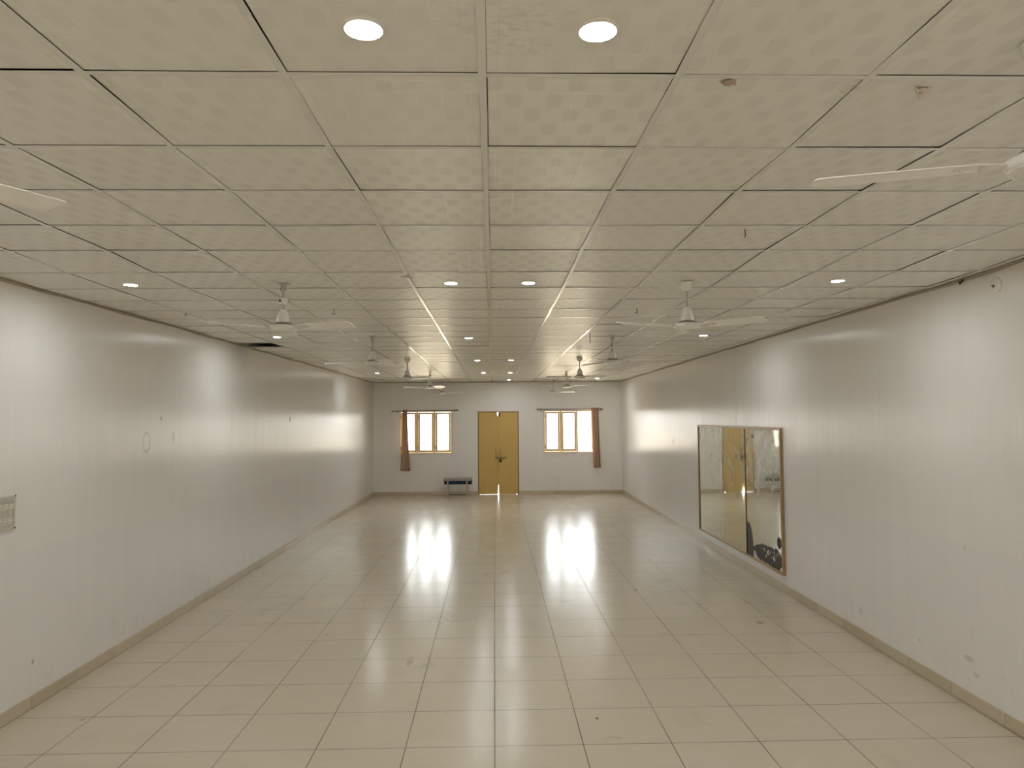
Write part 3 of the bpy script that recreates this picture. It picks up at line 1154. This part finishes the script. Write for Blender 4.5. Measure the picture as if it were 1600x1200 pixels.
DL = [(568, 38, 'large-looking lit downlight nearest the camera, left of the central ceiling bar'),
      (934, 41, 'large-looking lit downlight nearest the camera, right of the central ceiling bar'),
      (204.5, 443, 'lit downlight near the left wall, in front of the first full fan'),
      (704.5, 440.5, 'lit downlight of the second row, left of the middle pair'),
      (825.5, 440, 'lit downlight of the second row, right of the middle pair'),
      (1309, 437, 'lit downlight near the right wall, right of the whole fan with round canopy'),
      (433, 526.5, 'lit downlight just below the second fan of the left row, near the missing tile'),
      (732, 528, 'lone middle downlight of the third row'),
      (1099, 524, 'lit downlight below the second fan of the right row'),
      (746, 563, 'left one of the middle pair of downlights in the fourth row'),
      (798.5, 562.7, 'right one of the middle pair of downlights in the fourth row'),
      (589, 583, 'small distant downlight near the far end of the left wall'),
      (755.5, 582.5, 'left one of the middle pair of downlights in the fifth row'),
      (797, 582.5, 'right one of the middle pair of downlights in the fifth row'),
      (933, 591.2, 'small distant downlight near the far right corner of the ceiling'),
      (795.5, 593.2, 'farthest downlight right above the yellow door')]
for px, py, lab in DL:
    P = on(px, py, 2, ZC)
    downlight(P.x, min(P.y, 20.3), lab)
for xx, nm in ((-2.86, 'leftmost'), (-0.365, 'left inner'), (0.245, 'right inner'), (2.63, 'rightmost')):  # unseen row, added to light the near end of the hall
    downlight(xx, -1.75, nm + ' downlight of an unseen row added behind the viewpoint')
downlight(-2.86, 1.9, 'downlight added near the left wall beside the camera, outside the view')  # side pair out of view, added for more light at the near end
downlight(2.63, 1.9, 'downlight added near the right wall beside the camera, outside the view')

# ------------------------------------------------------------------ ceiling fans
FM = {}


def fan_mesh(key, build, mat, smooth=True):
    """first use makes the mesh, later fans share it"""
    if key not in FM:
        bm = bmesh.new()
        build(bm)
        o = obj(key, bm, mat, None, smooth=smooth)
        FM[key] = o.data
        bpy.data.objects.remove(o)
    return FM[key]


def child(name, me, parent, loc=(0, 0, 0), rz=0.0):
    o = bpy.data.objects.new(name, me)
    COL.objects.link(o)
    o.parent = parent
    o.location = loc
    o.rotation_euler = (0, 0, rz)
    return o


def b_blade(bm, pitch):
    # outline in plan: root narrow, widening, rounded-square tip; pitched and slightly cranked
    st = [(0.155, 0.042), (0.19, 0.050), (0.25, 0.057), (0.40, 0.062), (0.55, 0.064), (0.590, 0.062), (0.600, 0.050)]
    up, lo = [], []
    rings = []
    for r, hw_ in st:
        row = []
        pit = math.radians(pitch)
        for t in (-1, -0.4, 0.3, 1):
            yy = t * hw_
            camber = 0.006 * (1 - t * t)
            row.append((r, yy * math.cos(pit), yy * math.sin(pit) + camber - 0.004 * (r - 0.15)))
        rings.append(row)
    T = [[bm.verts.new(p) for p in row] for row in rings]
    B = [[bm.verts.new((p[0], p[1], p[2] - 0.003)) for p in row] for row in rings]
    n = len(rings)
    for i in range(n - 1):
        for k in range(3):
            bm.faces.new((T[i][k], T[i + 1][k], T[i + 1][k + 1], T[i][k + 1]))
            bm.faces.new((B[i][k], B[i][k + 1], B[i + 1][k + 1], B[i + 1][k]))
        bm.faces.new((T[i][0], B[i][0], B[i + 1][0], T[i + 1][0]))
        bm.faces.new((T[i][3], T[i + 1][3], B[i + 1][3], B[i][3]))
    bm.faces.new([T[0][k] for k in range(4)] + [B[0][k] for k in (3, 2, 1, 0)])
    bm.faces.new([T[-1][k] for k in (3, 2, 1, 0)] + [B[-1][k] for k in range(4)])


def b_bracket(bm, pitch):
    pit = math.radians(pitch)
    pts = [(0.085, 0.022, 0.0), (0.135, 0.026, 0.45), (0.175, 0.034, 1.0), (0.225, 0.030, 1.0)]
    T, B = [], []
    for r, w, f in pts:
        a = pit * f
        T.append([bm.verts.new((r, s * w * math.cos(a), s * w * math.sin(a) + 0.0105 * min(1, f + 0.2))) for s in (-1, 1)])
        B.append([bm.verts.new((r, s * w * math.cos(a), s * w * math.sin(a) + 0.0105 * min(1, f + 0.2) - 0.004)) for s in (-1, 1)])
    for i in range(3):
        bm.faces.new((T[i][0], T[i + 1][0], T[i + 1][1], T[i][1]))
        bm.faces.new((B[i][0], B[i][1], B[i + 1][1], B[i + 1][0]))
        bm.faces.new((T[i][0], B[i][0], B[i + 1][0], T[i + 1][0]))
        bm.faces.new((T[i][1], T[i + 1][1], B[i + 1][1], B[i][1]))
    bm.faces.new((T[0][0], T[0][1], B[0][1], B[0][0]))
    bm.faces.new((T[3][0], B[3][0], B[3][1], T[3][1]))
    for x, y in ((0.16, 0.012), (0.16, -0.012), (0.21, 0.0)):
        lathe(bm, [(0.005, -0.004), (0.005, -0.0015 + 0.004)], 8, 'z', (x, y, 0.001 + y * math.tan(pit)))


def b_bell(bm):
    lathe(bm, [(0.0, 0.006), (0.014, 0.005), (0.022, 0.000), (0.031, -0.012), (0.0395, -0.030), (0.0455, -0.050),
               (0.0495, -0.071), (0.0520, -0.090), (0.0525, -0.1005), (0.0, -0.1005)][::-1], 36)


def b_collar(bm):
    lathe(bm, [(0.0, -0.100), (0.056, -0.100), (0.058, -0.104), (0.056, -0.108), (0.070, -0.110), (0.073, -0.114), (0.068, -0.1185), (0.0, -0.1185)][::-1], 36)


def b_disc(bm):
    lathe(bm, [(0.0, -0.118), (0.064, -0.118), (0.088, -0.123), (0.101, -0.130), (0.1055, -0.139), (0.1045, -0.150),
               (0.099, -0.157), (0.0955, -0.157), (0.092, -0.163), (0.076, -0.169), (0.073, -0.168), (0.070, -0.1705), (0.045, -0.1745), (0.042, -0.173), (0.038, -0.1755), (0.0, -0.178)][::-1], 44)


def b_canopy(bm):
    lathe(bm, [(0.0, 0.0), (0.050, 0.0), (0.052, -0.006), (0.048, -0.030), (0.040, -0.052), (0.026, -0.066), (0.012, -0.070), (0.0, -0.070)][::-1], 32)


def b_canopy_small(bm):
    lathe(bm, [(0.0, 0.0), (0.036, 0.0), (0.038, -0.005), (0.036, -0.040), (0.030, -0.048), (0.012, -0.052), (0.0, -0.052)][::-1], 28)


def b_hanger(bm):
    # ceiling plate with the U shaped shackle and its bolt
    box(bm, -0.045, 0.045, -0.012, 0.012, -0.006, 0.0)
    for s in (-1, 1):
        box(bm, s * 0.017 - 0.002, s * 0.017 + 0.002, -0.010, 0.010, -0.055, -0.006)
    tube(bm, [(-0.026, 0, -0.044), (0.026, 0, -0.044)], 0.004, 8)


DROP = 0.200                        # ceiling to top of the motor bell


def b_rod(bm):
    tube(bm, [(0, 0, -0.001), (0, 0, -DROP - 0.003)], 0.0095, 14)


def b_clip(bm):
    box(bm, -0.022, -0.004, -0.0425, -0.036, -0.030, -0.018)
    tube(bm, [(-0.013, -0.044, -0.012), (-0.013, -0.036, -0.012)], 0.004, 8)


def fan(x, y, deg, style, label, pitch=-14):
    z = ZC + zwave(y)
    root = tag(empty('ceiling_fan', (x, y, z)), label, 'fan', 'white ceiling fans in two rows')
    child('downrod', fan_mesh('downrod', b_rod, M_ROD), root)
    if style in ('slid', 'low'):
        dz = -0.115 if style == 'slid' else -0.060
        c = child('canopy', fan_mesh('canopy_small', b_canopy_small, M_FANW), root, (0, 0, dz))
        child('hanger', fan_mesh('hanger', b_hanger, M_ROD, False), root)
        child('hole_clip', fan_mesh('hole_clip', b_clip, M_IRON, False), c)
    elif style == 'full':
        child('canopy', fan_mesh('canopy', b_canopy, M_FANW), root)
    elif style == 'bare':
        child('hanger', fan_mesh('hanger', b_hanger, M_ROD, False), root)
    mz = -DROP
    child('motor_housing', fan_mesh('motor_bell', b_bell, M_FANW), root, (0, 0, mz))
    child('trim_ring', fan_mesh('trim_ring', b_collar, M_RING), root, (0, 0, mz))
    child('bottom_cover', fan_mesh('bottom_cover', b_disc, M_FANW), root, (0, 0, mz))
    for k in range(3):
        bl = child('blade', fan_mesh('blade' + ('' if pitch == -14 else '_flat'), lambda m: b_blade(m, pitch), M_FANB), root, (0, 0, mz - 0.140), math.radians(deg + 120 * k))
        child('blade_bracket', fan_mesh('blade_bracket' + ('' if pitch == -14 else '_flat'), lambda m: b_bracket(m, pitch), M_FANW), bl, (0, 0, -0.006))
    return root


def fxy(px, Y):
    return on(px, 600, 1, Y).x


t_ = on(90, 322, 2, ZC - 0.352)
t0_ = on(0, 299, 2, ZC - 0.352)
a_ = math.atan2(t_.y - t0_.y, t_.x - t0_.x)
fan(t_.x - 0.6 * math.cos(a_), t_.y - 0.6 * math.sin(a_), math.degrees(a_), 'full', 'fan at the left edge of the view, only one white blade showing', -5)
h_ = on(1637, 260, 2, ZC - 0.365)
t_ = on(1281, 285, 2, ZC - 0.352)
print('near fan', h_, t_, (t_ - h_).length)
fan(h_.x, h_.y, math.degrees(math.atan2(t_.y - h_.y, t_.x - h_.x)), 'full', 'fan cut by the right edge of the view, blade reaching left', -5)
fan(fxy(441.5, 5.50), 5.50, 220, 'slid', 'white fan with slid-down canopy and dark clip, whole one nearest in the left row')
fan(fxy(1076, 5.50), 5.50, 200, 'full', 'white fan with round canopy at the ceiling, whole one nearest in the right row')
fan(fxy(582, 9.15), 9.15, 180, 'bare', 'fan without canopy at the ceiling, third of the left row')
fan(fxy(957.5, 9.15), 9.15, 0, 'slid', 'fan with pale canopy slid down its rod, third of the right row')
fan(fxy(636.5, 12.6), 12.6, 190, 'full', 'dark-looking fan with broad blade, fourth of the left row')
fan(fxy(906, 12.6), 12.6, 190, 'full', 'dark-looking fan with cup canopy, fourth of the right row')
fan(fxy(672, 16.4), 16.4, 185, 'low', 'small-looking fan, fifth of the left row, in front of the end wall top')
fan(fxy(885, 16.4), 16.4, 197, 'low', 'small-looking fan, fifth of the right row, in front of the end wall top')
fan(fxy(691.2, 20.1), 20.05, 0, 'bare', 'farthest fan of the left row, near the end wall')
fan(fxy(864.3, 20.1), 20.05, 0, 'bare', 'farthest fan of the right row, near the end wall')


# ------------------------------------------------------------------ small things on ceiling and walls
def scrap(name, label, cat, mat, px, py, outline, curl=0.006, group=None):
    """crumpled piece of tape stuck to the ceiling; outline in metres around the centre"""
    P = on(px, py, 2, ZC)
    bm = bmesh.new()
    n = len(outline)
    zc_ = -0.004
    rings = []
    for f in (1.0, 0.66, 0.33):
        rings.append([bm.verts.new((a * f, b * f, zc_ - curl * (0.4 + 0.6 * math.sin(i * 2.3 + f * 5)) * (1 if f > 0.5 else 0.4))) for i, (a, b) in enumerate(outline)])
    c = bm.verts.new((0, 0, zc_ - curl * 0.5))
    for a, b in zip(rings, rings[1:]):
        for i in range(n):
            bm.faces.new((a[i], a[(i + 1) % n], b[(i + 1) % n], b[i]))
    for i in range(n):
        bm.faces.new((rings[-1][i], rings[-1][(i + 1) % n], c))
    o = obj(name, bm, mat, None, loc=(P.x, P.y, ZC + zwave(P.y) + 0.004))
    if mat is not M_TAPE:
        s = o.modifiers.new('thick', 'SOLIDIFY')
        s.thickness = 0.0008
    tag(o, label, cat, group)
    return o


G = 'bits of tape left on the ceiling'
scrap('tape_scrap', 'clear tape stuck on the ceiling below the left one of the two nearest downlights', 'tape', M_TAPE, 600, 129, [(-0.022, -0.035), (0.0, -0.04), (0.024, -0.03), (0.026, 0.0), (0.020, 0.045), (-0.01, 0.05), (-0.026, 0.02)], 0.006, G)
scrap('tape_scrap', 'brown tape scrap on a ceiling bar, leftmost of the three scraps at the upper right', 'tape', M_BROWN, 1137, 122, [(-0.024, 0.004), (-0.016, -0.012), (0.004, -0.018), (0.022, -0.014), (0.026, 0.0), (0.012, 0.012), (-0.008, 0.014)], 0.014, G)
scrap('tape_scrap', 'shiny clear tape in the ceiling corner between two brownish scraps', 'tape', M_TAPE, 1326, 132, [(-0.03, -0.022), (0.0, -0.03), (0.03, -0.02), (0.026, 0.016), (0.0, 0.03), (-0.024, 0.018)], 0.012, G)
scrap('tape_scrap', 'torn brownish tape hanging from a ceiling bar, rightmost of the ceiling scraps', 'tape', simple('dull clear tape', (0.66, 0.58, 0.49), 0.2), 1439, 134, [(-0.030, -0.012), (0.0, -0.016), (0.028, -0.014), (0.026, 0.012), (0.008, 0.030), (-0.012, 0.012)], 0.020, G)
scrap('tape_scrap', 'white tape tab across the shiny ceiling bar left of the second downlight row', 'tape', M_RIM, 637, 432, [(-0.05, -0.012), (0.03, -0.02), (0.05, 0.0), (0.0, 0.02), (-0.045, 0.014)], 0.012, G)


def hook(name, label, px, py, mat, h=0.05, r=0.0035, ring=True):
    P = on(px, py, 2, ZC)
    bm = bmesh.new()
    pts = [(0, 0, 0.0), (0, 0, -h * 0.45)]
    if ring:
        for k in range(9):
            a = PI / 2 - k * PI / 5.2
            pts.append((h * 0.25 * math.cos(a), 0, -h * 0.70 + h * 0.25 * math.sin(a)))
    else:
        pts += [(0.004, 0.002, -h * 0.8), (-0.002, 0.004, -h)]
    tube(bm, pts, r, 8)
    o = obj(name, bm, mat, None, smooth=True, loc=(P.x, P.y, ZC + zwave(P.y)))
    tag(o, label, 'hook' if ring else 'wire', 'hooks and wire ends on the ceiling')
    return o


hook('ceiling_hook', 'small curled hook on the ceiling right of the nearest whole left fan', 521, 482, M_FANG, 0.055)
hook('ceiling_hook', 'small grey hook on the ceiling left of the nearest whole left fan', 290, 486, M_FANG, 0.045)
hook('ceiling_hook', 'small hook on the ceiling left of the fan with round canopy', 994.5, 481, M_FANG, 0.05)
hook('hanging_wire', 'short dark wire end hanging from the ceiling at the right, above the round canopy fan', 1164, 361, M_IRON, 0.045, 0.003, False)
hook('hanging_wire', 'dark strip hanging straight from the ceiling beside the third right fan', 921.7, 520.5, M_RODB, 0.125, 0.005, False)
hook('hanging_wire', 'pale thread hanging beside the left middle downlight of the second row', 732, 440, M_FANW, 0.035, 0.002, False)

# dark bracket and round cover high on the right wall
P = on(1507, 438, 0, XR)
bm = bmesh.new()
tube(bm, [(0.0, 0.01, 0.030), (-0.012, 0.005, 0.012), (-0.016, 0.0, -0.004), (-0.014, 0.02, -0.010), (-0.012, 0.045, -0.006)], 0.007, 8)
tube(bm, [(-0.014, 0.035, -0.008), (-0.014, 0.034, -0.026)], 0.006, 8)
lathe(bm, [(0.012, -0.006), (0.012, 0.0)], 12, 'x', (0, 0.01, 0.026))
tag(obj('wall_hook', bm, M_IRON, None, smooth=True, loc=P), 'dark iron hook at the top of the right wall under the ceiling', 'hook')
P = on(1556, 446, 0, XR)
cov = tag(empty('wall_mounted_box_cover', P), 'round white cover plate with screw high on the right wall', 'cover plate')
bm = bmesh.new()
lathe(bm, [(0.058, 0.0), (0.060, -0.002), (0.060, -0.006), (0.054, -0.009), (0.020, -0.011), (0.0, -0.011)][::-1], 36, 'x')
obj('plate', bm, M_WALL_R, cov, smooth=True)
bm = bmesh.new()
lathe(bm, [(0.0, -0.020), (0.008, -0.019), (0.011, -0.015), (0.011, -0.0105)], 14, 'x', (0, 0.008, -0.004))
box(bm, -0.017, -0.0105, 0.016, 0.030, 0.000, 0.006)
obj('screw', bm, M_FANG, cov, smooth=True)

# ------------------------------------------------------------------ daylight outside
w = bpy.data.worlds.new('overcast daylight')
S.world = w
w.use_nodes = True
nt = w.node_tree
nt.nodes.clear()
wo = nt.nodes.new('ShaderNodeOutputWorld')
bg = nt.nodes.new('ShaderNodeBackground')
tc = nt.nodes.new('ShaderNodeTexCoord')
sx = nt.nodes.new('ShaderNodeSeparateXYZ')
mr = nt.nodes.new('ShaderNodeMapRange')
mxn = nt.nodes.new('ShaderNodeMix')
mxn.data_type = 'RGBA'
nt.links.new(tc.outputs['Generated'], sx.inputs[0])
nt.links.new(sx.outputs[2], mr.inputs[0])
mr.inputs[1].default_value = -0.06
mr.inputs[2].default_value = 0.02
nt.links.new(mr.outputs[0], mxn.inputs[0])
mxn.inputs[6].default_value = (0.95, 0.80, 0.58, 1)      # sunlit ground
mxn.inputs[7].default_value = (0.95, 0.98, 1.0, 1)       # hazy sky
nt.links.new(mxn.outputs[2], bg.inputs[0])
bg.inputs[1].default_value = 8.5
nt.links.new(bg.outputs[0], wo.inputs[0])

# ------------------------------------------------------------------ camera
cd = bpy.data.cameras.new('camera')
cam = bpy.data.objects.new('camera', cd)
COL.objects.link(cam)
cd.sensor_fit = 'HORIZONTAL'
cd.sensor_width = 36.0
cd.lens = FPX / 1600.0 * 36.0
cd.clip_start = 0.05
cd.clip_end = 200
cam.matrix_world = Matrix(((R_.x, U_.x, -F_.x, CAM.x), (R_.y, U_.y, -F_.y, CAM.y), (R_.z, U_.z, -F_.z, CAM.z), (0, 0, 0, 1)))
S.camera = cam

S.view_settings.view_transform = 'Standard'
S.view_settings.look = 'None'
S.view_settings.gamma = 1.0
S.view_settings.exposure = 0.62
S.view_settings.use_curve_mapping = False
S.render.film_transparent = False
S.cycles.max_bounces = 12
S.cycles.diffuse_bounces = 8
S.cycles.glossy_bounces = 6
S.cycles.transparent_max_bounces = 12
S.cycles.caustics_reflective = False
S.cycles.caustics_refractive = False
S.cycles.sample_clamp_indirect = 6.0
S.cycles.use_denoising = True
S.cycles.use_light_tree = True
